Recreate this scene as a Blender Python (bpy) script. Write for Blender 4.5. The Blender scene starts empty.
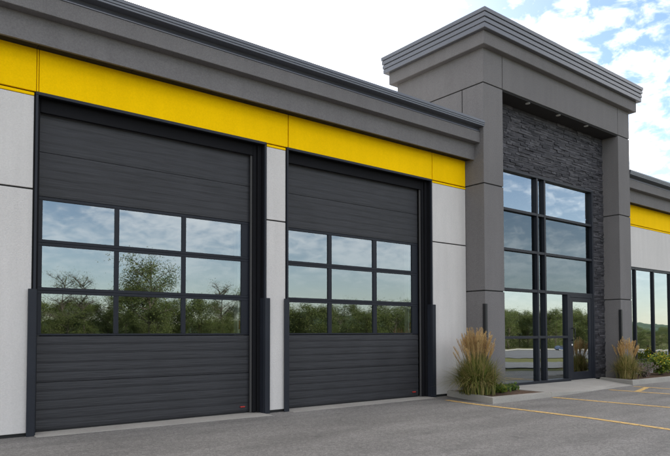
import bpy, bmesh, math, random
from mathutils import Vector, Matrix
R = math.radians
random.seed(7)
sc = bpy.context.scene
COL = sc.collection

# ------------------------------------------------------------------ camera
F_PX, YAW, PITCH, ROLL, CY = 623.96, R(38.7076), R(1.9472), R(-0.0932), 311.32
CAM_Z = 1.3
ax = Vector((math.sin(YAW) * math.cos(PITCH), math.cos(YAW) * math.cos(PITCH), math.sin(PITCH)))
r0 = Vector((math.cos(YAW), -math.sin(YAW), 0)); u0 = r0.cross(ax)
rt = r0 * math.cos(ROLL) + u0 * math.sin(ROLL)
up = -r0 * math.sin(ROLL) + u0 * math.cos(ROLL)
cd = bpy.data.cameras.new('camera'); cam = bpy.data.objects.new('camera', cd); COL.objects.link(cam)
cam.matrix_world = Matrix(((rt.x, up.x, -ax.x, 0), (rt.y, up.y, -ax.y, 0), (rt.z, up.z, -ax.z, CAM_Z), (0, 0, 0, 1)))
cd.sensor_width = 36; cd.sensor_fit = 'HORIZONTAL'; cd.lens = 36 * F_PX / 670
cd.shift_y = (CY - 228) / 670; cd.clip_start = .05; cd.clip_end = 20000
sc.camera = cam

# ------------------------------------------------------------------ world, sun, exposure
SUN_EL, SUN_AZ = R(26), R(20)            # azimuth from +Y towards +X
sund = Vector((math.sin(SUN_AZ) * math.cos(SUN_EL), math.cos(SUN_AZ) * math.cos(SUN_EL), math.sin(SUN_EL)))
w = bpy.data.worlds.new('World'); sc.world = w; w.use_nodes = True
nt = w.node_tree; nt.nodes.clear(); L = nt.links
def N(tree, t, **kw):
    n = tree.nodes.new(t)
    for k, v in kw.items(): setattr(n, k, v)
    return n
def wm(op, a, b=None, c=None, clamp=False):
    n = N(nt, 'ShaderNodeMath', operation=op, use_clamp=clamp)
    for i, v in enumerate((a, b, c)):
        if v is None: continue
        if isinstance(v, (int, float)): n.inputs[i].default_value = v
        else: L.new(v, n.inputs[i])
    return n.outputs[0]
sky = N(nt, 'ShaderNodeTexSky', sky_type='NISHITA', sun_disc=False, sun_elevation=SUN_EL, sun_rotation=SUN_AZ,
        altitude=100, air_density=1.0, dust_density=.2, ozone_density=2.0)
tc = N(nt, 'ShaderNodeTexCoord'); sx = N(nt, 'ShaderNodeSeparateXYZ'); L.new(tc.outputs['Generated'], sx.inputs[0])
zc = wm('ADD', wm('MAXIMUM', sx.outputs[2], 0.0), 0.28)
cx = N(nt, 'ShaderNodeCombineXYZ')
L.new(wm('DIVIDE', sx.outputs[0], zc), cx.inputs[0]); L.new(wm('DIVIDE', sx.outputs[1], zc), cx.inputs[1])
def wnoise(scale, detail, rough, off, dist=0.0):
    mp = N(nt, 'ShaderNodeMapping'); mp.inputs['Location'].default_value = off; L.new(cx.outputs[0], mp.inputs[0])
    n = N(nt, 'ShaderNodeTexNoise'); n.inputs['Scale'].default_value = scale; n.inputs['Detail'].default_value = detail
    n.inputs['Roughness'].default_value = rough; n.inputs['Distortion'].default_value = dist
    L.new(mp.outputs[0], n.inputs['Vector']); return n.outputs[0]
big = wnoise(1.7, 6, .55, (8.2, 4.4, 0)); dap = wnoise(15, 5, .6, (6, 1, 0), .3)
cov = wm('ADD', wm('MULTIPLY', big, .70), wm('MULTIPLY', dap, .47))
mr = N(nt, 'ShaderNodeMapRange', interpolation_type='SMOOTHSTEP'); L.new(cov, mr.inputs[0])
mr.inputs[1].default_value = .485; mr.inputs[2].default_value = .75; mr.inputs[3].default_value = 0.0; mr.inputs[4].default_value = .93
dp = N(nt, 'ShaderNodeVectorMath', operation='DOT_PRODUCT'); L.new(tc.outputs['Generated'], dp.inputs[0]); dp.inputs[1].default_value = sund
fwd = wm('POWER', wm('MAXIMUM', dp.outputs['Value'], 0.0), 14.0)      # forward scattering in thin cloud round the sun
cb = wm('MULTIPLY_ADD', fwd, 8.0, 18.0)
cc = N(nt, 'ShaderNodeVectorMath', operation='SCALE'); cc.inputs[0].default_value = (1.0, .94, .87); L.new(cb, cc.inputs['Scale'])
thin = wm('MULTIPLY', fwd, .7, clamp=True)
lo = N(nt, 'ShaderNodeMapRange', interpolation_type='SMOOTHSTEP'); L.new(sx.outputs[2], lo.inputs[0])
lo.inputs[1].default_value = .0; lo.inputs[2].default_value = .38; lo.inputs[3].default_value = .04; lo.inputs[4].default_value = 1.0   # cloud contrast sinks into the horizon haze
msk = wm('ADD', wm('MULTIPLY', mr.outputs[0], lo.outputs[0]), wm('MULTIPLY', wm('SUBTRACT', 1.0, lo.outputs[0]), .16))
mk = wm('MAXIMUM', msk, thin)
mx = N(nt, 'ShaderNodeMix', data_type='RGBA'); L.new(mk, mx.inputs[0]); L.new(sky.outputs[0], mx.inputs[6]); L.new(cc.outputs[0], mx.inputs[7])
bg = N(nt, 'ShaderNodeBackground'); bg.inputs[1].default_value = .07; L.new(mx.outputs[2], bg.inputs[0])
wo = N(nt, 'ShaderNodeOutputWorld'); L.new(bg.outputs[0], wo.inputs[0])
sl = bpy.data.lights.new('sun', 'SUN'); sl.energy = 5.0; sl.angle = R(.53); sl.color = (1, .93, .82)
so = bpy.data.objects.new('sun', sl); COL.objects.link(so); so.rotation_euler = sund.to_track_quat('Z', 'Y').to_euler(); so.location = (0, 0, 30)
vs = sc.view_settings; vs.view_transform = 'Standard'; vs.look = 'None'; vs.gamma = 1; vs.use_curve_mapping = False
vs.exposure = 1.61

# ------------------------------------------------------------------ helpers
def link(o, parent=None):
    COL.objects.link(o)
    if parent: o.parent = parent
    return o
def tag(o, label=None, cat=None, group=None, kind=None):
    if label: o['label'] = label
    if cat: o['category'] = cat
    if group: o['group'] = group
    if kind: o['kind'] = kind
    return o
def empty(name, loc=(0, 0, 0)):
    o = bpy.data.objects.new(name, None); o.location = loc; return link(o)
def mesh(name, V, Fc, mat, parent=None, smooth=False, mi=None):
    me = bpy.data.meshes.new(name); me.from_pydata([tuple(v) for v in V], [], Fc)
    for m in (mat if isinstance(mat, (list, tuple)) else [mat]): me.materials.append(m)
    if mi: me.polygons.foreach_set('material_index', mi)
    if smooth: me.polygons.foreach_set('use_smooth', [True] * len(Fc))
    me.update()
    o = bpy.data.objects.new(name, me)
    if parent is not None and parent.location.length > 0: o.matrix_parent_inverse = Matrix.Translation(-parent.location)
    return link(o, parent)
def bvert(b):
    x0, x1, y0, y1, z0, z1 = b
    return [(x0, y0, z0), (x1, y0, z0), (x1, y1, z0), (x0, y1, z0), (x0, y0, z1), (x1, y0, z1), (x1, y1, z1), (x0, y1, z1)]
BF = [(0, 3, 2, 1), (4, 5, 6, 7), (0, 1, 5, 4), (1, 2, 6, 5), (2, 3, 7, 6), (3, 0, 4, 7)]
def boxes(name, bs, mat, parent=None, bev=0.0, seg=2):
    bm = bmesh.new()
    for b in bs:
        vs_ = [bm.verts.new(v) for v in bvert(b)]
        for f in BF: bm.faces.new([vs_[i] for i in f])
    if bev: bmesh.ops.bevel(bm, geom=bm.edges[:], offset=bev, segments=seg, affect='EDGES', profile=.6, clamp_overlap=True)
    me = bpy.data.meshes.new(name); bm.to_mesh(me); bm.free(); me.materials.append(mat)
    o = bpy.data.objects.new(name, me); return link(o, parent)
def box(name, x0, x1, y0, y1, z0, z1, mat, parent=None, bev=0.0): return boxes(name, [(x0, x1, y0, y1, z0, z1)], mat, parent, bev)
def extrude_x(name, prof, x0, x1, mat, parent=None):        # prof: (y, z) polygon
    n = len(prof); V = [(x0, y, z) for y, z in prof] + [(x1, y, z) for y, z in prof]
    Fc = [(i, (i + 1) % n, n + (i + 1) % n, n + i) for i in range(n)] + [tuple(range(n))[::-1], tuple(range(n, 2 * n))]
    o = mesh(name, V, Fc, mat, parent)
    bm = bmesh.new(); bm.from_mesh(o.data); bmesh.ops.recalc_face_normals(bm, faces=bm.faces); bm.to_mesh(o.data); bm.free(); return o
def ring(name, rect, prof, mat, parent=None):               # prof (offset, z) swept round a rectangle x0,x1,y0,y1
    x0, x1, y0, y1 = rect; V = []; Fc = []
    for e, z in prof: V += [(x0 - e, y0 - e, z), (x1 + e, y0 - e, z), (x1 + e, y1 + e, z), (x0 - e, y1 + e, z)]
    for i in range(len(prof) - 1):
        for k in range(4): a, b = 4 * i + k, 4 * i + (k + 1) % 4; Fc.append((a, b, b + 4, a + 4))
    m = 4 * (len(prof) - 1); Fc += [(3, 2, 1, 0), (m, m + 1, m + 2, m + 3)]
    return mesh(name, V, Fc, mat, parent)
def sheet(name, pts, mat, parent=None):                      # flat or sloping polygon
    return mesh(name, pts, [tuple(range(len(pts)))], mat, parent)
def slab(name, pts, depth, mat, parent=None, bev=0.0):       # polygon top with sides going down to z = depth
    n = len(pts); V = list(pts) + [(p[0], p[1], depth) for p in pts]
    Fc = [tuple(range(n))] + [(i, n + i, n + (i + 1) % n, (i + 1) % n) for i in range(n)]
    o = mesh(name, V, Fc, mat, parent)
    bm = bmesh.new(); bm.from_mesh(o.data); bmesh.ops.recalc_face_normals(bm, faces=bm.faces)
    if bev:
        ed = [e for e in bm.edges if all(v.co.z > depth + 1e-4 for v in e.verts)]
        bmesh.ops.bevel(bm, geom=ed, offset=bev, segments=2, affect='EDGES')
    bm.to_mesh(o.data); bm.free(); return o
def tube(V, Fc, pts, rad, n=6):
    base = len(V)
    for i, p in enumerate(pts):
        p = Vector(p); d = (Vector(pts[min(i + 1, len(pts) - 1)]) - Vector(pts[max(i - 1, 0)])).normalized()
        a = d.orthogonal().normalized(); b = d.cross(a); r = rad[i] if isinstance(rad, (list, tuple)) else rad
        for k in range(n): t = 2 * math.pi * k / n; V.append(p + (a * math.cos(t) + b * math.sin(t)) * r)
    for i in range(len(pts) - 1):
        for k in range(n):
            q = base + i * n; Fc.append((q + k, q + (k + 1) % n, q + n + (k + 1) % n, q + n + k))
    Fc.append(tuple(base + k for k in range(n))[::-1]); q = base + (len(pts) - 1) * n; Fc.append(tuple(q + k for k in range(n)))

# ------------------------------------------------------------------ materials
def mat(name, col, rough=.8, spec=.4, var=0.0, vscale=1.0, fine=0.0, fscale=80, bump=0.0, bscale=200, bstretch=(1, 1, 1), metal=0.0, streak=0.0):
    m = bpy.data.materials.new(name); m.use_nodes = True; t = m.node_tree; b = t.nodes['Principled BSDF']
    b.inputs['Roughness'].default_value = rough; b.inputs['Specular IOR Level'].default_value = spec; b.inputs['Metallic'].default_value = metal
    c = N(t, 'ShaderNodeRGB'); c.outputs[0].default_value = (*col, 1); out = c.outputs[0]
    g = N(t, 'ShaderNodeNewGeometry')
    def noise(scale, det=4, st=(1, 1, 1)):
        mp = N(t, 'ShaderNodeMapping'); mp.inputs['Scale'].default_value = st; t.links.new(g.outputs['Position'], mp.inputs[0])
        n = N(t, 'ShaderNodeTexNoise'); n.inputs['Scale'].default_value = scale; n.inputs['Detail'].default_value = det
        t.links.new(mp.outputs[0], n.inputs['Vector']); return n.outputs[0]
    def modulate(o, nz, amt):
        r = N(t, 'ShaderNodeMapRange'); r.inputs[1].default_value = .25; r.inputs[2].default_value = .75
        r.inputs[3].default_value = 1 - amt; r.inputs[4].default_value = 1 + amt; t.links.new(nz, r.inputs[0])
        v = N(t, 'ShaderNodeVectorMath', operation='SCALE'); t.links.new(o, v.inputs[0]); t.links.new(r.outputs[0], v.inputs['Scale']); return v.outputs[0]
    if var: out = modulate(out, noise(vscale, 5), var)
    if streak: out = modulate(out, noise(7, 5, (1, 1, .09)), streak)
    if fine: out = modulate(out, noise(fscale, 3, bstretch), fine)
    t.links.new(out, b.inputs['Base Color'])
    if bump:
        bp = N(t, 'ShaderNodeBump'); bp.inputs['Strength'].default_value = bump; bp.inputs['Distance'].default_value = .01
        t.links.new(noise(bscale, 3, bstretch), bp.inputs['Height']); t.links.new(bp.outputs[0], b.inputs['Normal'])
    return m
M = {}
M['stucco'] = mat('pale_stucco', (.60, .572, .553), .9, .2, .05, .7, .05, 55, .5, 70, streak=.045)
M['dark_stucco'] = mat('charcoal_stucco', (.165, .156, .156), .88, .25, .07, .8, .16, 55, .8, 70, streak=.05)
M['yellow'] = mat('yellow_panel', (.95, .57, .0), .8, .06, .05, 1.1, .05, 55, .5, 70, streak=.03)
M['joint'] = mat('joint_sealant', (.03, .03, .03), .9, .2)
M['steel'] = mat('painted_steel', (.018, .0205, .028), .5, .25, .1, 3, .05, 30)
M['door'] = mat('door_skin', (.026, .026, .030), .55, .4, .12, 2.2, .28, 45, .5, 60, (.05, 1, 1))
M['alu'] = mat('dark_aluminium', (.015, .017, .024), .45, .22, .06, 3)
M['cap'] = mat('metal_coping', (.13, .133, .148), .38, .6, .05, 1.2, metal=.35)
M['cap2'] = mat('dark_coping', (.11, .115, .135), .35, .6, .05, 1.2, metal=.3)
M['rubber'] = mat('black_rubber', (.012, .012, .013), .6, .3)
M['strip'] = mat('grey_weatherstrip', (.06, .058, .058), .6, .3)
M['black'] = mat('black_paint', (.010, .010, .012), .45, .4)
M['stone'] = mat('charcoal_ledgestone', (.050, .048, .055), .75, .35, .30, 6, .22, 45, .6, 60)
M['stone2'] = mat('dark_ledgestone', (.032, .031, .037), .75, .35, .30, 6, .22, 45, .6, 60)
M['stone3'] = mat('grey_ledgestone', (.075, .072, .080), .75, .35, .30, 6, .22, 45, .6, 60)
M['concrete'] = mat('concrete', (.36, .34, .31), .9, .2, .12, 1.5, .10, 45, .2, 120)
M['mulch'] = mat('bark_mulch', (.12, .08, .055), .95, .1, .4, 14, .4, 60, .9, 50)
M['interior'] = mat('interior_wall', (.05, .05, .05), .9, .2, .05, 1)
M['intfloor'] = mat('interior_floor', (.08, .078, .075), .6, .3, .1, 1)
M['galv'] = mat('white_track', (.82, .81, .77), .5, .4, .05, 4)
M['red'] = mat('red_plastic', (.5, .025, .02), .4, .5)
M['white'] = mat('white_trim', (.8, .8, .78), .4, .5)
M['strip2'] = mat('lamp_trim', (.45, .45, .44), .4, .4)
M['roof'] = mat('roof_membrane', (.25, .25, .25), .9, .2, .1, 1)
M['grassland'] = mat('verge_grass', (.085, .085, .028), .95, .1, .35, .25, .25, 3)
M['road'] = mat('road_asphalt', (.10, .10, .105), .9, .2, .12, .1, .08, 4)
M['hill'] = mat('forested_hill', (.050, .075, .050), .95, .1, .35, .01, .3, .06)
M['bark'] = mat('bark', (.085, .07, .055), .95, .15, .3, 3, .2, 20)
M['soffit'] = mat('dark_soffit', (.035, .033, .034), .8, .2, .08, 2)
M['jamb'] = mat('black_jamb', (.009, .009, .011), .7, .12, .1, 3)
M['soffitvent'] = mat('soffit_vent', (.018, .016, .015), .8, .2)

def asphalt():
    m = mat('asphalt', (.215, .204, .192), .88, .3, .10, .55, .40, 70, .8, 110); t = m.node_tree; b = t.nodes['Principled BSDF']
    src = b.inputs['Base Color'].links[0].from_socket
    g = N(t, 'ShaderNodeNewGeometry')
    n1 = N(t, 'ShaderNodeTexNoise'); n1.inputs['Scale'].default_value = .9; n1.inputs['Detail'].default_value = 6; t.links.new(g.outputs['Position'], n1.inputs['Vector'])
    va = N(t, 'ShaderNodeMixRGB'); va.inputs[0].default_value = .12; t.links.new(g.outputs['Position'], va.inputs[1]); t.links.new(n1.outputs[1], va.inputs[2])
    v = N(t, 'ShaderNodeTexVoronoi', feature='DISTANCE_TO_EDGE'); v.inputs['Scale'].default_value = .21; t.links.new(va.outputs[0], v.inputs['Vector'])
    r = N(t, 'ShaderNodeMapRange'); r.inputs[1].default_value = .0; r.inputs[2].default_value = .006; r.inputs[3].default_value = .88; r.inputs[4].default_value = 1; t.links.new(v.outputs[0], r.inputs[0])
    # tyre-worn and stained patches
    mp = N(t, 'ShaderNodeMapping'); mp.inputs['Scale'].default_value = (.35, 1.3, 1); t.links.new(g.outputs['Position'], mp.inputs[0])
    n2 = N(t, 'ShaderNodeTexNoise'); n2.inputs['Scale'].default_value = 1.6; n2.inputs['Detail'].default_value = 5; t.links.new(mp.outputs[0], n2.inputs['Vector'])
    r2 = N(t, 'ShaderNodeMapRange'); r2.inputs[1].default_value = .35; r2.inputs[2].default_value = .68; r2.inputs[3].default_value = .84; r2.inputs[4].default_value = 1.12; t.links.new(n2.outputs[0], r2.inputs[0])
    mm = N(t, 'ShaderNodeMath', operation='MULTIPLY'); t.links.new(r.outputs[0], mm.inputs[0]); t.links.new(r2.outputs[0], mm.inputs[1])
    n3 = N(t, 'ShaderNodeTexNoise'); n3.inputs['Scale'].default_value = 3.1; n3.inputs['Detail'].default_value = 4; t.links.new(g.outputs['Position'], n3.inputs['Vector'])
    r3 = N(t, 'ShaderNodeMapRange'); r3.inputs[1].default_value = .66; r3.inputs[2].default_value = .74; r3.inputs[3].default_value = 1; r3.inputs[4].default_value = .72; t.links.new(n3.outputs[0], r3.inputs[0])
    v2 = N(t, 'ShaderNodeTexVoronoi'); v2.inputs['Scale'].default_value = 38; t.links.new(g.outputs['Position'], v2.inputs['Vector'])
    sp = N(t, 'ShaderNodeSeparateColor'); t.links.new(v2.outputs['Color'], sp.inputs[0])
    r4 = N(t, 'ShaderNodeMapRange'); r4.inputs[3].default_value = .80; r4.inputs[4].default_value = 1.20; t.links.new(sp.outputs[0], r4.inputs[0])
    m2 = N(t, 'ShaderNodeMath', operation='MULTIPLY'); t.links.new(r3.outputs[0], m2.inputs[0]); t.links.new(r4.outputs[0], m2.inputs[1])
    m3 = N(t, 'ShaderNodeMath', operation='MULTIPLY'); t.links.new(mm.outputs[0], m3.inputs[0]); t.links.new(m2.outputs[0], m3.inputs[1]); mm = m3
    s = N(t, 'ShaderNodeVectorMath', operation='SCALE'); t.links.new(src, s.inputs[0]); t.links.new(mm.outputs[0], s.inputs['Scale']); t.links.new(s.outputs[0], b.inputs['Base Color'])
    return m
M['asphalt'] = asphalt()
def paint():
    m = mat('worn_yellow_paint', (.66, .43, .15), .8, .3, .12, 2, .10, 60); t = m.node_tree; b = t.nodes['Principled BSDF']
    src = b.inputs['Base Color'].links[0].from_socket; g = N(t, 'ShaderNodeNewGeometry')
    n = N(t, 'ShaderNodeTexNoise'); n.inputs['Scale'].default_value = 16; n.inputs['Detail'].default_value = 6; n.inputs['Roughness'].default_value = .7; t.links.new(g.outputs['Position'], n.inputs['Vector'])
    r = N(t, 'ShaderNodeMapRange'); r.inputs[1].default_value = .34; r.inputs[2].default_value = .50; t.links.new(n.outputs[0], r.inputs[0])
    x = N(t, 'ShaderNodeMix', data_type='RGBA'); x.inputs[6].default_value = (.125, .12, .115, 1); t.links.new(r.outputs[0], x.inputs[0]); t.links.new(src, x.inputs[7]); t.links.new(x.outputs[2], b.inputs['Base Color'])
    return m
M['paint'] = paint()
def glass(name, refl, tint, gcol=(.87, .95, 1.0), wav=.012):
    m = bpy.data.materials.new(name); m.use_nodes = True; t = m.node_tree; t.nodes.clear()
    o = N(t, 'ShaderNodeOutputMaterial'); mx_ = N(t, 'ShaderNodeMixShader'); gl = N(t, 'ShaderNodeBsdfGlossy'); tr = N(t, 'ShaderNodeBsdfTransparent')
    gl.inputs['Roughness'].default_value = 0.012; gl.inputs['Color'].default_value = (*gcol, 1); tr.inputs['Color'].default_value = (*tint, 1)
    fr = N(t, 'ShaderNodeFresnel'); fr.inputs[0].default_value = 1.5
    a = N(t, 'ShaderNodeMath', operation='ADD', use_clamp=True); a.inputs[1].default_value = refl; t.links.new(fr.outputs[0], a.inputs[0])
    g = N(t, 'ShaderNodeNewGeometry'); n = N(t, 'ShaderNodeTexNoise'); n.inputs['Scale'].default_value = 2.2; n.inputs['Detail'].default_value = 1
    t.links.new(g.outputs['Position'], n.inputs['Vector'])
    bp = N(t, 'ShaderNodeBump'); bp.inputs['Strength'].default_value = 1; bp.inputs['Distance'].default_value = wav * .1; t.links.new(n.outputs[0], bp.inputs['Height'])
    t.links.new(bp.outputs[0], gl.inputs['Normal'])
    t.links.new(a.outputs[0], mx_.inputs[0]); t.links.new(tr.outputs[0], mx_.inputs[1]); t.links.new(gl.outputs[0], mx_.inputs[2]); t.links.new(mx_.outputs[0], o.inputs[0])
    return m
M['glass'] = glass('coated_glass', .215, (.74, .80, .77), wav=.006)
M['clear'] = bpy.data.materials.new('clear_glass_back'); M['clear'].use_nodes = True; _t = M['clear'].node_tree; _t.nodes.clear()
_t.links.new(N(_t, 'ShaderNodeBsdfTransparent').outputs[0], N(_t, 'ShaderNodeOutputMaterial').inputs[0])
M['glass_front'] = glass('storefront_glass', .37, (.60, .65, .64), wav=.006)
M['glass_spandrel'] = glass('grey_spandrel_glass', .10, (.25, .27, .28), (.80, .92, 1.0))
def leafmat(name, col, tr=.35, rough=.6):
    m = mat(name, col, rough, .3, .25, 2.5); t = m.node_tree; b = t.nodes['Principled BSDF']
    o = t.nodes['Material Output']; tl = N(t, 'ShaderNodeBsdfTranslucent'); mx_ = N(t, 'ShaderNodeMixShader'); mx_.inputs[0].default_value = tr
    t.links.new(b.inputs['Base Color'].links[0].from_socket, tl.inputs[0]); t.links.new(b.outputs[0], mx_.inputs[1]); t.links.new(tl.outputs[0], mx_.inputs[2]); t.links.new(mx_.outputs[0], o.inputs[0])
    return m
LEAF = [leafmat('leaf_dark', (.065, .090, .025)), leafmat('leaf_mid', (.10, .130, .035)), leafmat('leaf_light', (.15, .165, .05))]
BLADE = [leafmat('blade_green', (.15, .19, .04)), leafmat('blade_dark', (.06, .09, .022)), leafmat('blade_straw', (.42, .33, .14)), leafmat('blade_olive', (.28, .27, .075))]
PLUME = [leafmat('plume_tan', (.64, .47, .22)), leafmat('plume_rust', (.52, .32, .15))]
LIME = [leafmat('lime_leaf', (.27, .30, .04)), leafmat('fresh_leaf', (.13, .20, .035)), leafmat('yellow_flower', (.78, .55, .02), .2), leafmat('lime_dark', (.05, .10, .02))]
GREYP = [leafmat('grey_sprig', (.26, .22, .20)), leafmat('mauve_sprig', (.30, .20, .22)), leafmat('sage_leaf', (.13, .15, .08))]

# ------------------------------------------------------------------ ground
WY, TY, SY, DY = 8.575, 8.09, 8.51, 8.78           # wall, tower front, stone and door planes
MIR = 2 * SY
nd = Vector((math.sin(YAW), -math.cos(YAW), 0)); td = Vector((math.cos(YAW), math.sin(YAW), 0))
PROF = [(-4000, 0), (20.8, 0), (28, -.2), (40, -.6), (60, -1.2), (100, -2.2), (200, -4.6), (250, -5.4), (400, -6), (9000, -6)]
def zprof(d):
    for (a, za), (b, zb) in zip(PROF, PROF[1:]):
        if a <= d <= b: return za + (zb - za) * (d - a) / (b - a)
    return -6
def dl(d, lat, dz=0.0): return Vector((0, MIR, 0)) + nd * d + td * lat + Vector((0, 0, zprof(d) + dz))
def strip(name, d0, d1, l0, l1, mt, dz, parent=None, wob=0.0):
    ds = [d0] + [p[0] for p in PROF if d0 < p[0] < d1] + [d1]; V = []; Fc = []
    for d in ds: V += [dl(d, l0, dz), dl(d, l1, dz)]
    for i in range(len(ds) - 1): Fc.append((2 * i, 2 * i + 1, 2 * i + 3, 2 * i + 2))
    o = mesh(name, V, Fc, mt, parent)
    bm = bmesh.new(); bm.from_mesh(o.data); bmesh.ops.recalc_face_normals(bm, faces=bm.faces)
    if bm.faces[:][0].normal.z < 0: bmesh.ops.reverse_faces(bm, faces=bm.faces)
    bm.to_mesh(o.data); bm.free()
    return o
tag(strip('ground', -3000, 8500, -6000, 6000, M['grassland'], -.03), kind='structure')
lot = tag(strip('parking_lot', -40, 20.8, -50, 50, M['asphalt'], 0), kind='structure')
tag(strip('access_lane', 24, 38, -220, 220, M['road'], .01), kind='structure')
tag(strip('road', 60, 190, -500, 500, M['road'], .02), kind='structure')
tag(strip('pavement', 205, 235, -500, 500, M['concrete'], .03), kind='structure')
# far hills: a long uneven ridge with real slopes
V = []; Fc = []; nx = 90
for j, (dd, hh) in enumerate(((2600, -20), (3100, .45), (3600, 1.0), (4300, .5), (5000, -20))):
    for i in range(nx):
        lat = -5000 + 10000 * i / (nx - 1)
        h = hh if hh < 0 else hh * (85 + 32 * math.sin(lat * .0016 + 1) + 18 * math.sin(lat * .0045 + j) + 8 * math.sin(lat * .013 + 2 * j)) - 6
        p = dl(dd, lat); V.append((p.x, p.y, h))
for j in range(4):
    for i in range(nx - 1): a = j * nx + i; Fc.append((a, a + 1, a + nx + 1, a + nx))
tag(mesh('hills', V, Fc, M['hill'], smooth=True), kind='structure')

# painted bay lines, children of the lot
def pline(p, q, wdt=.12):
    p, q = Vector((*p, .004)), Vector((*q, .004)); s = (q - p).normalized().cross(Vector((0, 0, 1))) * wdt / 2
    sheet('bay_line', [p - s, p + s, q + s, q - s][::-1], M['paint'], lot)
def pcurve(pts, wdt=.12):
    V = []; 
    for i, p in enumerate(pts):
        d = (Vector(pts[min(i + 1, len(pts) - 1)]) - Vector(pts[max(i - 1, 0)])).normalized(); s = Vector((d.y, -d.x)) * wdt / 2
        V += [(p[0] - s.x, p[1] - s.y, .004), (p[0] + s.x, p[1] + s.y, .004)]
    mesh('bay_line', V, [(2 * i + 1, 2 * i, 2 * i + 2, 2 * i + 3)[::-1] for i in range(len(pts) - 1)], M['paint'], lot)
pcurve([(9.17, 8.03), (9.09, 7.55), (9.04, 7.1), (9.0, 6.2), (8.93, 5.0), (8.70, 3.7), (8.62, 2.4)])
pline((11.19, 7.03), (11.28, 2.2)); pline((13.63, 7.14), (13.75, 2.2)); pline((14.90, 7.20), (14.95, 2.2))
for k in range(5): y = 6.55 - .95 * k; pline((13.70, y), (14.85, y + .32))

# ------------------------------------------------------------------ kerbs, walkway, beds
kl = tag(slab('kerb', [(9.31, 7.06, .112), (11.25, 7.09, .095), (11.25, 7.24, .095), (9.49, 7.23, .112), (9.95, 8.56, .115), (9.79, 8.56, .115)], -.02, M['concrete'], bev=.015), kind='structure')
wk = tag(slab('walkway', [(11.256, 7.09, .092), (11.9, 7.13, .06), (12.7, 7.19, .022), (13.4, 7.25, .008), (15.24, 7.40, .008), (15.40, 7.80, .03), (15.66, 8.46, .075), (15.5, 8.5, .085), (11.256, 8.5, .10)], -.02, M['concrete'], bev=.008), kind='structure')
kr = tag(slab('kerb', [(15.26, 7.40, .118), (17.1, 7.33, .12), (24, 7.28, .12), (24, 7.43, .12), (17.1, 7.48, .12), (15.43, 7.53, .118), (15.83, 8.47, .118), (15.68, 8.47, .118)], -.02, M['concrete'], bev=.015), kind='structure')
def bed(pts): return tag(slab('mulch_bed', pts, -.02, M['mulch']), kind='structure')
bed([(9.50, 7.235, .09), (11.25, 7.245, .085), (11.25, 8.085, .085), (10.445, 8.085, .10), (10.445, 8.565, .10), (9.955, 8.565, .10)])
bed([(15.44, 7.535, .10), (17.1, 7.485, .10), (24, 7.435, .10), (24, 8.565, .10), (16.73, 8.565, .10), (16.73, 8.085, .10), (16.11, 8.085, .10), (16.11, 8.485, .10), (15.845, 8.475, .10)])

# ------------------------------------------------------------------ the building
B = tag(empty('service_building', (10.5, 12, 0)), 'flat-roofed service building with yellow band, two overhead doors and a grey entrance tower', 'building')
B.location = (0, 0, 0)
D1, D2 = (1.965, 5.42), (5.848, 9.37)
HEAD = 4.40
XL, XR = -9.0, 23.5
T0, T1 = 10.45, 16.72
# structural backing
boxes('backing_wall', [(XL, D1[0] - .012, 8.60, 8.95, 0, 4.39), (D1[1] + .012, D2[0] - .012, 8.60, 8.95, 0, 4.39), (D2[1] + .012, 11.12, 8.60, 8.95, 0, 4.39),
      (XL, 11.1, 8.60, 8.95, 4.41, 5.55), (16.12, XR, 8.60, 8.95, 4.41, 5.55), (16.12, 16.9, 8.62, 8.95, 0, 4.39), (16.9, XR, 8.60, 8.95, 3.2, 4.39), (16.9, XR, 8.60, 8.95, 0, .45)], M['joint'], B)
boxes('interior_wall', [(XL, XR, 21.8, 22, 0, 5.23), (XL, XL + .2, 8.96, 21.79, 0, 5.23), (XR - .2, XR, 8.96, 21.79, 0, 5.23), (10.9, 11.05, 8.96, 21.79, 0, 5.23), (16.2, 16.35, 8.96, 21.79, 0, 5.23)], M['interior'], B)
box('interior_floor', XL, XR, 8.96, 21.8, -.05, .012, M['intfloor'], B)
boxes('roof', [(XL, T0 - .002, 8.96, 22, 5.22, 5.4), (T1 + .002, XR, 8.96, 22, 5.22, 5.4), (T0, T1, 10.62, 22, 5.22, 5.4)], M['roof'], B)
box('interior_ceiling', 11.06, 16.19, 8.96, 15, 5.1, 5.2, M['interior'], B)
# pale stucco panels with recessed joints
for x0, x1 in ((XL, D1[0] - .03), (D1[1] + .03, D2[0] - .03), (D2[1] + .035, T0 - .012)):
    box('stucco_panel', x0, x1, WY, 8.615, .045, 3.128, M['stucco'], B, .006)
    box('stucco_panel', x0, x1, WY, 8.615, 3.150, 4.338, M['stucco'], B, .006)
    box('yellow_strip', x0, x1, WY - .004, 8.615, 4.345, 4.382, M['yellow'], B, .004)
box('stucco_panel', T1 + .01, XR, WY, 8.615, 3.175, 4.338, M['stucco'], B, .006)
box('stucco_panel', T1 + .01, XR, WY, 8.615, .045, .42, M['stucco'], B, .006)
box('yellow_strip', T1 + .01, XR, WY - .004, 8.615, 4.345, 4.382, M['yellow'], B, .004)
for x0, x1 in ((XL, 1.958), (1.966, 1.986), (1.994, 5.862), (5.880, 9.395), (9.412, T0 - .012), (T1 + .01, 20.9), (20.92, XR)):
    box('yellow_panel', x0, x1, WY - .004, 8.615, 4.402, 4.955, M['yellow'], B, .006)
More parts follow.
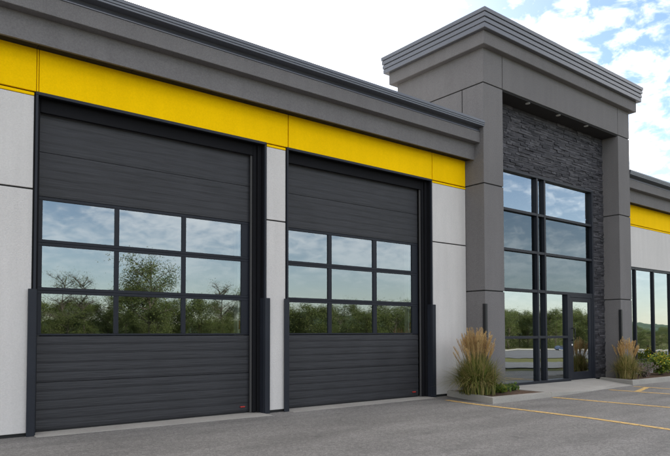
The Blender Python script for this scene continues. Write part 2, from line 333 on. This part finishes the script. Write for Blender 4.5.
# cornice: stepped stucco fascia, vented soffit and metal coping
def cornice(x0, x1):
    W = WY
    extrude_x('lower_fascia', [(W + .1, 4.965), (W - .20, 4.965), (W - .20, 4.93), (W - .24, 4.93), (W - .24, 5.262), (W + .1, 5.262)], x0, x1, M['dark_stucco'], B)
    extrude_x('upper_fascia', [(W + .1, 5.264), (W - .385, 5.264), (W - .39, 5.27), (W - .39, 5.488), (W + .1, 5.488)], x0, x1, M['dark_stucco'], B)
    box('soffit_board', x0, x1, W - .199, W - .001, 4.9655 - .006, 4.964, M['soffit'], B)
    n = max(2, int((x1 - x0) / .6)); stp = (x1 - x0) / n
    for k in range(n): box('soffit_vent', x0 + k * stp + .01, x0 + (k + 1) * stp - .01, W - .17, W - .03, 4.951, 4.9585, M['soffitvent'], B)
    c = extrude_x('metal_coping', [(W + .1, 5.49), (W - .392, 5.49), (W - .402, 5.494), (W - .402, 5.506), (W - .365, 5.560), (W - .365, 5.575), (W - .50, 5.580), (W - .506, 5.584),
        (W - .508, 5.604), (W - .496, 5.608), (W - .514, 5.613), (W - .518, 5.640), (W - .506, 5.644), (W - .524, 5.649), (W - .526, 5.692), (W - .515, 5.698), (W - .2, 5.706), (W + .1, 5.700)], x0, x1, M['cap2'], B)
cornice(XL, T0 + .004); cornice(T1 - .004, XR)
# door surrounds
def guard_set(xa, xb):
    fr = boxes('door_frame', [(xa - .012, xa + .018, WY - .022, WY + .018, 0, HEAD - .042), (xb - .018, xb + .012, WY - .022, WY + .018, 0, HEAD - .042),
               (xa - .012, xb + .012, WY - .022, WY + .02, HEAD - .040, HEAD)], M['steel'], B, .004)
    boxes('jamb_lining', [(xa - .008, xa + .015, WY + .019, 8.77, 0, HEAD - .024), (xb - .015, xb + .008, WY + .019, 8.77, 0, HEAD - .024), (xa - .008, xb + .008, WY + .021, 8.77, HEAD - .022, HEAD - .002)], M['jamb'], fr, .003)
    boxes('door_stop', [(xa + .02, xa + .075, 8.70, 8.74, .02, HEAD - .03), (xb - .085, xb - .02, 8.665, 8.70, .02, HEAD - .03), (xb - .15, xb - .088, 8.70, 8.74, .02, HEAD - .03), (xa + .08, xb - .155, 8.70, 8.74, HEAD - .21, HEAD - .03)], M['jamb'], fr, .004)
    box('weatherstrip', xb - .185, xb - .152, 8.725, 8.75, .02, HEAD - .15, M['strip'], fr, .004)
    for s, x in ((-1, xa), (1, xb)):
        o, i = x + s * .075, x - s * .020
        boxes('corner_guard', [(min(o, i), max(o, i), WY - .040, WY - .026, .0, 1.86), (min(i, i - s * .014), max(i, i - s * .014), WY - .026, 8.69, .0, 1.86)], M['steel'], fr, .003)
    return fr
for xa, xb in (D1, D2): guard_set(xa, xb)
# sectional overhead doors
def profile_section(name, x0, x1, z0, z1, parent, ngroove, gd=.005):
    pr = [(DY + .045, z0)]; hh = (z1 - z0) / ngroove
    for k in range(ngroove):
        z = z0 + hh * k; pr += [(DY + gd, z + .0005), (DY + .001, z + .2 * hh), (DY, z + .3 * hh), (DY + gd * .3, z + .7 * hh), (DY + gd * .8, z + hh - .003)]
    pr += [(DY + .045, z1)]
    return extrude_x(name, pr, x0, x1, M['door'], parent)
def overhead_door(x0, x1, cols):
    zb = [.035, .655, 1.262]; zw = [1.266, 1.862, 2.492, 3.098]; zt = [3.102, 3.69, 4.30, 4.50]
    d = box('overhead_door', x0, x1, DY + .052, DY + .064, .035, 1.25, M['door'], B)
    for a, b in zip(zb, zb[1:]): profile_section('door_section', x0, x1, a, b - .003, d, 5)
    for a, b in zip(zt, zt[1:]): profile_section('door_section', x0, x1, a, b - .003, d, 5 if b < 4.4 else 2, .0035)
    for a, b in zip(zw, zw[1:]):
        t0 = .024 if a < 1.3 else .040; t1 = .040
        bs = [(x0, x1, DY - .004, DY + .045, a, a + t0), (x0, x1, DY - .004, DY + .045, b - .003 - t1, b - .003)]
        xs = [x0] + [c for pr in cols for c in pr] + [x1]
        for p, q in zip(xs[::2], xs[1::2]): bs.append((p, q, DY - .002, DY + .045, a + t0 + .0005, b - .0035 - t1))
        boxes('window_section', bs, M['alu'], d, .003)
        for p, q in cols:
            tilt = random.uniform(-.0012, .0012); ty = random.uniform(-.0012, .0012)
            za, zc_ = a + t0 - .004, b - t1; ya = DY + .018
            Vv = [(p - .004, ya + ty, za), (q + .004, ya - ty, za), (q + .004, ya - ty + tilt, zc_), (p - .004, ya + ty + tilt, zc_)]
            Vv += [(x, y + .006, z) for x, y, z in Vv]
            mesh('window_pane', Vv, [(0, 1, 2, 3), (7, 6, 5, 4), (0, 4, 5, 1), (1, 5, 6, 2), (2, 6, 7, 3), (3, 7, 4, 0)], [M['glass'], M['clear']], d, mi=[0, 1, 1, 1, 1, 1])
    box('bottom_seal', x0 + .01, x1 - .01, DY + .004, DY + .04, .013, .034, M['rubber'], d)
    boxes('safety_sensor', [(x1 - .18, x1 - .10, DY - .028, DY - .001, .105, .122)], M['red'], d, .004)
    boxes('door_track', [(x1 - .17, x1 - .06, DY + .10, DY + .22, .03, 4.9), (x0 + .06, x0 + .12, DY + .16, DY + .22, .03, 4.9)], M['galv'], d, .004)
    boxes('control_box', [(x1 - .155, x1 - .085, DY + .075, DY + .098, 1.36, 1.50)], M['red'], d, .006)
    return d
overhead_door(2.00, 5.262, [(2.105, 3.058), (3.120, 4.073), (4.138, 5.105)])
overhead_door(5.885, 9.185, [(5.97, 6.880), (6.962, 7.966), (8.060, 9.02)])
for xa, xb in (D1, D2):
    slab('door_sill', [(xa + .02, 8.40 if xa > 3 else 8.42, .006), (xb - .03, 8.30 if xa < 3 else 8.44, .006), (xb - .02, 8.95, .013), (xa + .02, 8.95, .013)], -.02, M['concrete'], B)

# ------------------------------------------------------------------ entrance tower
tw = boxes('entrance_tower', [(T0 + .02, 11.09, TY + .02, 10.6, 0, 6.5), (16.13, T1 - .02, TY + .02, 10.6, 0, 6.5), (T0 + .02, T1 - .02, TY + .02, 10.6, 6.515, 7.5), (11.1, 16.12, 8.58, 8.95, 5.02, 6.5),
      (15.51, 16.12, 8.58, 8.95, 0, 5.015)], M['joint'], B)
def panel(x0, x1, y0, y1, z0, z1): return box('stucco_panel', x0, x1, y0, y1, z0, z1, M['dark_stucco'], tw, .007)
for x0, x1, inn in ((T0, 11.11, 1), (16.11, T1, 0)):
    for z0, z1 in ((.03, 2.152), (2.176, 4.392), (4.416, 6.512)):
        panel(x0, x1, TY, 8.64 if z1 > 6 else 8.9, z0, z1)
panel(T0, T0 + .3, 8.662, 10.62, 5.3, 6.512); panel(T1 - .3, T1, 8.662, 10.62, 5.3, 6.512); panel(T0 + .31, T1 - .31, 10.5, 10.63, 5.3, 6.512)
panel(T0, 11.10, TY, 10.62, 6.536, 7.26); panel(11.122, 16.10, TY, 10.62, 6.536, 7.26); panel(16.122, T1, TY, 10.62, 6.536, 7.26)
box('soffit', 11.112, 16.108, TY + .03, 8.575, 6.50, 6.514, M['soffit'], tw)
body = (T0, T1, TY, 10.62)
ring('tower_collar', body, [(-.3, 7.255), (.13, 7.255), (.14, 7.265), (.14, 7.50), (.14, 7.545), (-.3, 7.545)], M['dark_stucco'], tw)
ring('tower_coping', body, [(.10, 7.532), (.230, 7.532), (.238, 7.540), (.240, 7.625), (.226, 7.630), (.226, 7.640), (.250, 7.645), (.253, 7.722), (.232, 7.728), (.232, 7.745), (.262, 7.750),
     (.266, 7.828), (.248, 7.834), (.248, 7.846), (.276, 7.850), (.280, 7.925), (.270, 7.935), (-.4, 7.95)], M['cap'], tw)
for x in (12.185, 13.43, 14.685):
    V = []; Fc = []; prof = [(.055, 6.4985), (.055, 6.489), (.040, 6.487), (.034, 6.494)]
    for r_, z in prof: V += [(x + r_ * math.cos(2 * math.pi * k / 16), 8.19 + r_ * math.sin(2 * math.pi * k / 16), z) for k in range(16)]
    for i in range(3): Fc += [(i * 16 + k, i * 16 + (k + 1) % 16, i * 16 + 16 + (k + 1) % 16, i * 16 + 16 + k) for k in range(16)]
    Fc.append(tuple(48 + k for k in range(16)))
    mesh('soffit_downlight', V, Fc, M['strip2'], tw)
for x in (T0, 16.11):
    boxes('corner_guard', [(x - .014, x + .055, TY - .016, TY - .003, .10, 1.89), (x - .016, x - .003, TY - .003, TY + .055, .10, 1.89)], M['black'], tw, .003)

# ledgestone
sw = box('stone_cladding', 11.113, 16.107, 8.556, 8.578, 5.03, 6.498, M['stone2'], B)
svar = []
for k in range(8):
    me = bpy.data.meshes.new('stone'); rr = random.Random(k); V = []
    nxs, nzs = 3, 2
    for i in range(nxs):
        for j in range(nzs):
            V.append((i / (nxs - 1) + rr.uniform(-.02, .02), -rr.uniform(.55, 1.0), j + (rr.uniform(-.1, .05) if j else rr.uniform(-.05, .1))))
    for i in range(nxs):
        for j in range(nzs): V.append((i / (nxs - 1), 0, j))
    Fc = []
    for i in range(nxs - 1):
        a = i * 2; Fc += [(a, a + 2, a + 3, a + 1), (a + 1, a + 3, a + 9, a + 7), (a + 2, a, a + 6, a + 8)]
    Fc += [(1, 0, 6, 7) if False else (0, 1, 7, 6), (5, 4, 10, 11)]
    me.from_pydata(V, [], Fc); me.materials.append([M['stone'], M['stone2'], M['stone3'], M['stone']][k % 4]); me.update(); svar.append(me)
stones = []
def lay(xa, xb, za, zb, seed):
    rr = random.Random(seed); z = za
    while z < zb - .01:
        h = rr.choice((.032, .04, .045, .052, .06)); h = min(h, zb - z)
        if zb - z - h < .025: h = zb - z
        x = xa
        while x < xb - .001:
            ln = rr.choice((.14, .2, .26, .32, .40)) * rr.uniform(.85, 1.15)
            if xb - x - ln < .1: ln = xb - x
            stones.append((x, z, ln, h, rr.uniform(.02, .05), rr.randrange(8))); x += ln
        z += h
lay(11.115, 16.105, 5.035, 6.495, 1); lay(15.515, 16.105, .10, 5.03, 2)
box('stone_backing', 15.515, 16.105, 8.556, 8.577, .09, 5.028, M['stone2'], sw)
vis = [s for s in stones if s[0] > 11.5]
order = sorted(vis, key=lambda s: -s[2] * s[3])[:295]; oid = set(id(s) for s in order)
RV = []; RF = []; RM = []
for s in stones:
    x, z, ln, h, dpt, k = s
    if id(s) in oid:
        o = bpy.data.objects.new('stone', svar[k]); link(o, sw); o.location = (x + .002, 8.5555, z + .002); o.scale = (ln - .004, dpt, h - .004)
    else:
        b0 = len(RV)
        for v in svar[k].vertices: RV.append((x + .002 + v.co.x * (ln - .004), 8.5555 + v.co.y * dpt, z + .002 + v.co.z * (h - .004)))
        for p in svar[k].polygons: RF.append(tuple(b0 + i for i in p.vertices)); RM.append((0, 1, 2, 0)[k % 4])
tag(mesh('small_stones', RV, RF, [M['stone'], M['stone2'], M['stone3']], sw, mi=RM), kind='stuff')

# storefront glazing
FY = 8.495
def frame_bars():
    d = FY + .11; bs = []
    xv = [(11.125, 11.19), (12.952, 13.017), (13.263, 13.328)]
    bs += [(11.125, 15.508, FY - .01, d + .03, 4.965, 5.02)]
    bs += [(15.44, 15.508, FY - .01, d + .03, .09, 4.9645), (11.125, 11.19, FY, d + .03, .09, 4.9645)]
    for x0, x1 in xv[1:]: bs.append((x0, x1, FY, d, .155, 4.9645))
    bs.append((14.235, 14.300, FY, d, .155, 2.235))
    hz = [(2.235, 2.30), (3.15, 3.21), (4.06, 4.12)]
    spans = [(11.191, 12.951), (13.018, 13.262), (13.329, 15.439)]
    for z0, z1 in hz:
        for x0, x1 in spans: bs.append((x0, x1, FY + .003, d - .003, z0, z1))
    for x0, x1 in (spans[0], spans[1], (13.329, 14.234)): bs.append((x0, x1, FY + .003, d - .003, 1.15, 1.21))
    bs.append((11.125, 14.30, FY - .03, d, .09, .154))
    return bs
sf = boxes('storefront_frame', frame_bars(), M['alu'], B, .004)
GY = FY + .075
def pane(x0, x1, z0, z1, mt, parent, y=GY):
    t1, t2 = random.uniform(-.0016, .0016), random.uniform(-.0016, .0016)
    Vv = [(x0, y + t1, z0), (x1, y - t1, z0), (x1, y - t1 + t2, z1), (x0, y + t1 + t2, z1)]; Vv += [(a, b + .008, c) for a, b, c in Vv]
    return mesh('window_pane', Vv, [(0, 1, 2, 3), (7, 6, 5, 4), (0, 4, 5, 1), (1, 5, 6, 2), (2, 6, 7, 3), (3, 7, 4, 0)], [mt, M['clear']], parent, mi=[0, 1, 1, 1, 1, 1])
rows = [(.154, 1.15, 'glass_front'), (1.21, 2.235, 'glass_front'), (2.30, 3.15, 'glass_spandrel'), (3.21, 4.06, 'glass_spandrel'), (4.12, 4.965, 'glass_front')]
for i, (z0, z1, g) in enumerate(rows):
    for x0, x1 in ((11.188, 12.954), (13.015, 13.265), (13.326, 14.237 if i < 2 else 15.442)): pane(x0, x1, z0 - .002, z1 + .002, M[g], sf)
boxes('spandrel_backing', [(11.2, 15.43, GY + .05, GY + .08, 2.3, 4.06)], M['black'], sf)
ed = boxes('entrance_door', [(14.302, 14.365, FY + .002, FY + .10, .09, 2.2345), (15.375, 15.4385, FY + .002, FY + .10, .09, 2.2345), (14.366, 15.374, FY + .002, FY + .10, 2.18, 2.2345),
      (14.370, 14.495, FY + .012, FY + .06, .105, 2.175), (15.245, 15.370, FY + .012, FY + .06, .105, 2.175), (14.496, 15.244, FY + .012, FY + .06, 2.065, 2.175), (14.496, 15.244, FY + .012, FY + .06, .105, .30)], M['alu'], B, .004)
pane(14.49, 15.25, .295, 2.07, M['glass_front'], ed, FY + .03)
V = []; Fc = []; tube(V, Fc, [(14.445, FY + .012, 1.10), (14.445, FY - .055, 1.105), (14.445, FY - .065, 1.13), (14.445, FY - .065, 1.37), (14.445, FY - .055, 1.395), (14.445, FY + .012, 1.40)], .013, 8)
mesh('pull_handle', V, Fc, M['black'], ed, True)
V = []; Fc = []; tube(V, Fc, [(14.43, FY + .012, .985), (14.43, FY + .002, .985)], .022, 12); mesh('lock_cylinder', V, Fc, M['white'], ed)
box('threshold', 14.31, 15.43, FY - .06, FY + .12, .086, .100, M['concrete'], ed)

# office wing windows
wf = []
xs = [16.90, 18.0, 19.13, 20.26, 21.39, 22.52, 23.4]
for x in xs: wf.append((x - .03, x + .03, WY + .01, WY + .12, .45, 3.16))
for a, b in zip(xs, xs[1:]): wf += [(a + .031, b - .031, WY + .013, WY + .117, 3.10, 3.16), (a + .031, b - .031, WY + .013, WY + .117, .45, .51)]
ow = boxes('ribbon_window_frame', wf, M['alu'], B, .004)
for a, b in zip(xs, xs[1:]): pane(a + .028, b - .028, .508, 3.102, M['glass_front'], ow, WY + .06)
box('window_head_trim', T1 + .012, XR, WY + .004, WY + .03, 3.162, 3.174, M['steel'], ow)

# ------------------------------------------------------------------ plants
def ornamental_grass(loc, h, spread, nb, npl, label, seed, wts):
    rr = random.Random(seed); root = empty('ornamental_grass', loc); tag(root, label, 'ornamental grass', 'feathery grass clumps')
    V = []; Fc = []; mi = []
    for i in range(nb):
        a = rr.uniform(0, 2 * math.pi); rad = abs(rr.gauss(0, .5)) * spread * .20; q = rr.random(); lean = (.08 + .92 * q) * spread * rr.uniform(.42, .70)
        ln = h * rr.uniform(.42, .70) * (1 - .25 * q); drop = q ** 1.5 * rr.uniform(.15, .75)
        bx, by = rad * math.cos(a), rad * math.sin(a); a2 = a + rr.gauss(0, .5); dx, dy = math.cos(a2), math.sin(a2); wd = rr.uniform(.004, .0075)
        b = len(V)
        for k in range(6):
            t = k / 5; x = bx + dx * lean * t ** 1.5; y = by + dy * lean * t ** 1.5; z = ln * (1.25 * t - (.30 + drop * 1.15) * t ** 2.4); ww = wd * (1 - t ** 2 * .9)
            V += [(x - dy * ww, y + dx * ww, max(z, .01)), (x + dy * ww, y - dx * ww, max(z, .01))]
        for k in range(5): Fc.append((b + 2 * k, b + 2 * k + 1, b + 2 * k + 3, b + 2 * k + 2))
        m = rr.choices((0, 1, 2, 3), wts)[0]; mi += [m] * 5
    f = mesh('foliage', V, Fc, BLADE, None, mi=mi); f.parent = root; tag(f, kind='stuff')
    for i in range(npl):
        a = rr.uniform(0, 2 * math.pi); lean = rr.uniform(.0, 1.0) ** .8 * spread * .31; ht = h * (1 - .30 * (lean / (spread * .31)) ** 2 * rr.uniform(.5, 1)) * rr.uniform(.80, 1.0); dx, dy = math.cos(a), math.sin(a); rad = rr.uniform(0, .12)
        V = []; Fc = []; mi = []
        P = lambda t: Vector((dx * (rad + lean * t ** 1.5), dy * (rad + lean * t ** 1.5), ht * t))
        tube(V, Fc, [P(.0), P(.35), P(.65), P(1)], [.0025, .0022, .0018, .001], 3); mi += [0] * len(Fc)
        hl = rr.uniform(.24, .34); n = 95
        for k in range(n):
            t = 1 - hl * (k + rr.random()) / n; c = P(t); s = (1 - t) / hl; wd = .024 * math.sin(math.pi * min(1, s * .9 + .08)) + .003
            th = rr.uniform(0, 6.28); d = Vector((math.cos(th), math.sin(th), rr.uniform(.8, 1.8))).normalized(); L_ = wd * rr.uniform(1.2, 2.6) + .008
            sd = d.cross(Vector((0, 0, 1))).normalized() * .0032; b = len(V)
            V += [c - sd, c + sd, c + d * L_ + sd * .4, c + d * L_ - sd * .4]; Fc.append((b, b + 1, b + 2, b + 3)); mi.append(1 if rr.random() < .7 else 2)
        p = mesh('plume', V, Fc, [BLADE[2], PLUME[0], PLUME[1]], None, mi=mi); p.parent = root
    return root
ornamental_grass((9.80, 7.80, .09), 1.34, 1.18, 4200, 95, 'tall full clump of feathery tan-plumed grass between pale wall and tower pillar', 3, (3.5, 1.8, 3.6, 4))
ornamental_grass((15.90, 7.86, .10), 1.08, .85, 1900, 46, 'smaller straw-coloured clump of plumed grass at the right tower pillar', 4, (2, 1, 6, 3))
def leafy(name, loc, rx, h, n, mats, wts, leaf, label, cat, seed, group=None, top=None, stems=14, upright=.4):
    rr = random.Random(seed); root = tag(empty(name, loc), label, cat, group); V = []; Fc = []
    tips = []
    for i in range(stems):
        a = rr.uniform(0, 6.28); q = rr.random() ** .6; e = Vector((rx * q * math.cos(a), rx * q * math.sin(a), h * rr.uniform(.6, 1.0) * (1 - .35 * q * q)))
        m_ = Vector((e.x * .35, e.y * .35, e.z * .55)); tube(V, Fc, [(e.x * .1, e.y * .1, 0), m_, e], [.006, .004, .002], 4); tips.append((m_, e))
    s = mesh('stems', V, Fc, M['bark'], None); s.parent = root
    V = []; Fc = []; mi = []
    for i in range(n):
        m_, e = rr.choice(tips); t = rr.uniform(-.6, 1.05); c = m_ + (e - m_) * t + Vector((rr.gauss(0, .05), rr.gauss(0, .05), rr.gauss(0, .03)))
        if c.z < .01: c.z = rr.uniform(.01, .06)
        d = Vector((rr.gauss(0, 1), rr.gauss(0, 1), rr.gauss(upright, .6))).normalized(); sd = d.orthogonal(); sd.rotate(Matrix.Rotation(rr.uniform(0, 6.28), 3, d)); sd = sd.normalized() * leaf * .28
        L_ = leaf * rr.uniform(.7, 1.3); b = len(V)
        V += [c, c + d * L_ * .5 + sd, c + d * L_, c + d * L_ * .5 - sd]; Fc.append((b, b + 1, b + 2, b + 3)); mi.append(rr.choices(range(len(wts)), wts)[0])
    if top is not None:
        for m_, e in tips:
            for k in range(13):
                c = e + Vector((rr.gauss(0, .045), rr.gauss(0, .045), rr.gauss(.02, .03))); d = Vector((rr.gauss(0, 1), rr.gauss(0, 1), 1)).normalized(); sd = d.orthogonal().normalized() * .011; b = len(V)
                V += [c, c + d * .014 + sd, c + d * .03, c + d * .014 - sd]; Fc.append((b, b + 1, b + 2, b + 3)); mi.append(top)
    f = mesh('foliage', V, Fc, mats, None, mi=mi); f.parent = root; tag(f, kind='stuff'); return root
leafy('ground_cover_plant', (10.45, 7.72, .085), .15, .14, 300, [LIME[1], LIME[3], LIME[0]], (5, 3, 2), .085, 'low bright green leafy plant beside the tall grass clump', 'plant', 11, upright=1.0)
leafy('ground_cover_plant', (10.98, 7.82, .085), .14, .12, 180, [LIME[1], LIME[3], LIME[0]], (4, 4, 1), .07, 'tiny green plant at the foot of the left tower pillar', 'plant', 12, upright=1.0)
leafy('dried_sprig_plant', (16.85, 7.86, .10), .36, .42, 900, GREYP, (4, 3, 3), .05, 'greyish mauve dried plant between straw grass and yellow shrub', 'plant', 13, stems=34, upright=.9)
leafy('yellow_flowering_shrub', (18.0, 7.95, .10), .5, .62, 1700, LIME, (4, 5, 0, 2), .085, 'yellow-green flowering shrub just past the mauve dried plant', 'shrub', 14, top=2, stems=26)
leafy('yellow_flowering_shrub', (19.15, 8.0, .10), .55, .72, 1900, LIME, (4, 4, 0, 2), .085, 'tallest yellow-flowered shrub below the second window mullion', 'shrub', 15, top=2, stems=26)
leafy('low_green_shrub', (17.45, 8.25, .10), .38, .55, 1100, [LEAF[1], LEAF[2], LIME[1]], (4, 3, 2), .06, 'dark green shrub close under the office window', 'shrub', 16, stems=22)
leafy('yellow_flowering_shrub', (20.4, 7.95, .10), .5, .7, 1500, LIME, (3, 5, 0, 2), .085, 'low yellow-flowered shrub farthest from the tower', 'shrub', 17, top=2, stems=22)

# ------------------------------------------------------------------ trees across the lot (seen mirrored in the glass)
def tree_mesh(seed, h, cw, nleaf, leaf, bare=0.0, low=.18):
    rr = random.Random(seed); V = []; Fc = []
    def P(t): return Vector((math.sin(t * 2 + seed) * .03 * h * t, math.cos(t * 2.3 + seed) * .03 * h * t, h * t))
    tube(V, Fc, [P(0), P(.2), P(.45), P(.7), P(.92)], [h * .018, h * .015, h * .011, h * .006, h * .002], 6)
    ends = []
    for i in range(22):
        t = rr.uniform(low + .05, .88); b = P(t); a = rr.uniform(0, 6.28); ln = cw * .5 * (1.1 - .75 * max(0, t - .35)) * rr.uniform(.55, 1.05)
        e = b + Vector((math.cos(a) * ln, math.sin(a) * ln, ln * rr.uniform(.25, .8))); m_ = (b + e) / 2 + Vector((0, 0, ln * .06))
        tube(V, Fc, [b, m_, e], [h * .006, h * .004, h * .0015], 4); ends.append((m_, e))
        for q in range(3 + int(bare * 10)):
            c = m_ + (e - m_) * rr.uniform(-.3 if bare else 0, .9); g = c + Vector((rr.gauss(0, 1), rr.gauss(0, 1), rr.uniform(.2, 1.2))) * ln * .22
            tube(V, Fc, [c, (c + g) / 2, g], [h * .0025, h * .0018, h * .0008], 3); ends.append((c, g))
    ends.append((P(.8), P(.97)))
    tm = (V, Fc); V = []; Fc = []; mi = []
    clumps = []
    for m_, e in ends:
        for q in range(2): clumps.append((m_ + (e - m_) * rr.uniform(.3, 1.1), rr.uniform(.05, .12) * cw, rr.choices((0, 1, 2), (3, 4, 2))[0]))
    if low < .1:
        for q in range(26): a = rr.uniform(0, 6.28); q_ = rr.uniform(.1, .42) * cw; clumps.append((Vector((math.cos(a) * q_, math.sin(a) * q_, h * rr.uniform(.01, .22))), rr.uniform(.06, .11) * cw, rr.randrange(3)))
    for i in range(nleaf):
        c0, r_, mm = rr.choice(clumps)
        c = c0 + Vector((rr.gauss(0, 1), rr.gauss(0, 1), rr.gauss(0, .8))) * r_
        if c.z < h * (low * .6 if low >= .1 else .0): continue
        d = Vector((rr.gauss(0, 1), rr.gauss(0, 1), rr.gauss(0, .7))).normalized(); sd = d.orthogonal(); sd.rotate(Matrix.Rotation(rr.uniform(0, 6.28), 3, d)); sd = sd.normalized() * leaf * .35
        L_ = leaf * rr.uniform(.7, 1.3); b = len(V); V += [c, c + d * L_ * .5 + sd, c + d * L_, c + d * L_ * .5 - sd]; Fc.append((b, b + 1, b + 2, b + 3)); mi.append(mm if rr.random() < .75 else rr.randrange(3))
    def me(nm, VV, FF, mats, mm=None):
        q = bpy.data.meshes.new(nm); q.from_pydata([tuple(v) for v in VV], [], FF)
        for m0 in mats: q.materials.append(m0)
        if mm: q.polygons.foreach_set('material_index', mm)
        q.update(); return q
    return me('trunk', *tm, [M['bark']]), me('crown', V, Fc, LEAF, mi)
TV = {'dense': [tree_mesh(21, 10, 7.0, 15000, .17, low=.05), tree_mesh(22, 10, 8.0, 15000, .18, low=.04), tree_mesh(23, 10, 5.5, 13000, .16, low=.05), tree_mesh(27, 10, 6.5, 9000, .16, low=.08)],
      'airy': [tree_mesh(24, 10, 6.4, 7000, .15, low=.2)], 'bare': [tree_mesh(25, 10, 5.5, 2200, .10, bare=1, low=.3), tree_mesh(26, 10, 6, 2600, .10, bare=1, low=.3)]}
def tree(kind, d, px, toppx, label, group, rr, wid=1.0):
    lat = (px - 335) / F_PX * d; p = dl(d, lat, -.05); ztop = CAM_Z + (332.5 - toppx) / F_PX * d; s = (ztop - p.z) / 9.8
    root = tag(empty('tree', p), label, 'tree', group); root.rotation_euler = (0, 0, rr.uniform(0, 6.28)); root.scale = (s * wid, s * wid, s)
    t, c = rr.choice(TV[kind])
    for nm, m_ in (('trunk', t), ('crown', c)): o = bpy.data.objects.new(nm, m_); link(o, root)
rr = random.Random(5)
tree('airy', 78, 153, 256, 'tall airy tree rising above the others opposite the overhead doors', None, rr, .95)
tree('bare', 82, 66, 277, 'thin nearly bare tree opposite the overhead doors', 'nearly bare trees', rr)
tree('bare', 84, 84, 277, 'thin nearly bare tree opposite the overhead doors', 'nearly bare trees', rr)
tree('bare', 88, 226, 287, 'thin nearly bare tree opposite the overhead doors', 'nearly bare trees', rr)
G1 = 'dense broadleaf trees across the lot'; L1 = 'dense green broadleaf tree in the belt across the lot'
for row, (d, n) in enumerate(((80, 24), (98, 24))):
    for i in range(n):
        px = -10 + (440 / n) * (i + rr.uniform(.2, .8)); tp = rr.triangular(288, 315, 302) if row else rr.triangular(292, 326, 312)
        if 290 < px < 425: tp = max(min(tp, 312), 304)
        tree('dense', d * rr.uniform(.97, 1.05), px, tp, L1, G1, rr, rr.uniform(.85, 1.25))
G2 = 'wood beyond the road'; L2 = 'dense green tree at the edge of the wood beyond the road'
for row, (d, n) in enumerate(((258, 13), (285, 13))):
    for i in range(n):
        px = 480 + (135 / n) * (i + rr.uniform(.2, .8)); tree('dense', d * rr.uniform(.98, 1.03), px, rr.uniform(309, 318), L2, G2, rr, rr.uniform(.8, 1.1))
for i in range(12):
    px = 612 + 8 * i + rr.uniform(-3, 3); tree('dense', 240 * rr.uniform(.95, 1.1), px, rr.uniform(326, 331), 'low bushy tree beyond the road in front of the far hills', 'bushy trees before the hills', rr, 1.3)

# car and roadside marker on the road (mirrored in the entrance glass)
def car(d, px):
    p = dl(d, (px - 335) / F_PX * d, .03); root = tag(empty('car', p), 'dark blue car driving on the far road', 'car'); root.rotation_euler = (0, 0, math.atan2(td.y, td.x))
    pm = mat('blue_car_paint', (.04, .06, .11), .3, .5); gm = mat('car_glass', (.02, .02, .025), .1, .6); tm = mat('tyre', (.015, .015, .015), .8, .2); rm = mat('wheel_rim', (.5, .5, .5), .35, .5, metal=.7)
    side = [(-2.15, .32), (2.15, .32), (2.2, .62), (2.05, .85), (1.05, .95), (.45, 1.40), (-1.15, 1.45), (-1.85, 1.0), (-2.2, .92)]
    V = []; n = len(side)
    for y, k in ((-.86, 1), (.86, 1)): V += [(x, y * (.82 if z > 1.2 else 1), z) for x, z in side]
    Fc = [(i, (i + 1) % n, n + (i + 1) % n, n + i) for i in range(n)] + [tuple(range(n))[::-1], tuple(range(n, 2 * n))]
    b = mesh('body', V, Fc, pm); b.parent = root
    for s in (-1, 1):
        g = mesh('side_window', [(-1.5, s * .85, 1.02), (.85, s * .86, 1.0), (.38, s * .735, 1.34), (-1.08, s * .735, 1.38)], [(0, 1, 2, 3)], gm); g.parent = root
        for x in (-1.35, 1.4):
            V = []; Fc = []; tube(V, Fc, [(x, s * .68, .32), (x, s * .88, .32)], .32, 16); wv = mesh('wheel', V, Fc, tm); wv.parent = root
            V = []; Fc = []; tube(V, Fc, [(x, s * .87, .32), (x, s * .89, .32)], .2, 12); q = mesh('rim', V, Fc, rm); q.parent = wv
        h = mesh('headlight', [(2.19, s * .80, .62), (2.19, s * .45, .62), (2.10, s * .45, .78), (2.10, s * .80, .78)], [(0, 1, 2, 3)], M['white']); h.parent = root
    g = mesh('windscreen', [(1.07, -.74, .985), (1.07, .74, .985), (.50, .64, 1.39), (.50, -.64, 1.39)], [(0, 1, 2, 3)], gm); g.parent = root
car(186, 563)
p = dl(33, (551 - 335) / F_PX * 33, 0); mk_ = tag(empty('marker_post', p), 'slim orange roadside marker post with dark rubber base', 'marker post')
V = []; Fc = []; tube(V, Fc, [p + Vector((0, 0, z)) for z in (0, .04, .05, .09)], [.16, .15, .08, .05], 12); mesh('base', V, Fc, M['rubber'], mk_)
V = []; Fc = []; tube(V, Fc, [p + Vector((0, 0, z)) for z in (.08, .5, 1.0, 1.08)], [.06, .055, .05, .03], 12); mesh('post', V, Fc, mat('orange_plastic', (.85, .22, .02), .5, .4), mk_)

# ------------------------------------------------------------------ render
sc.render.engine = 'CYCLES'; sc.cycles.max_bounces = 8; sc.cycles.transparent_max_bounces = 16; sc.cycles.glossy_bounces = 4
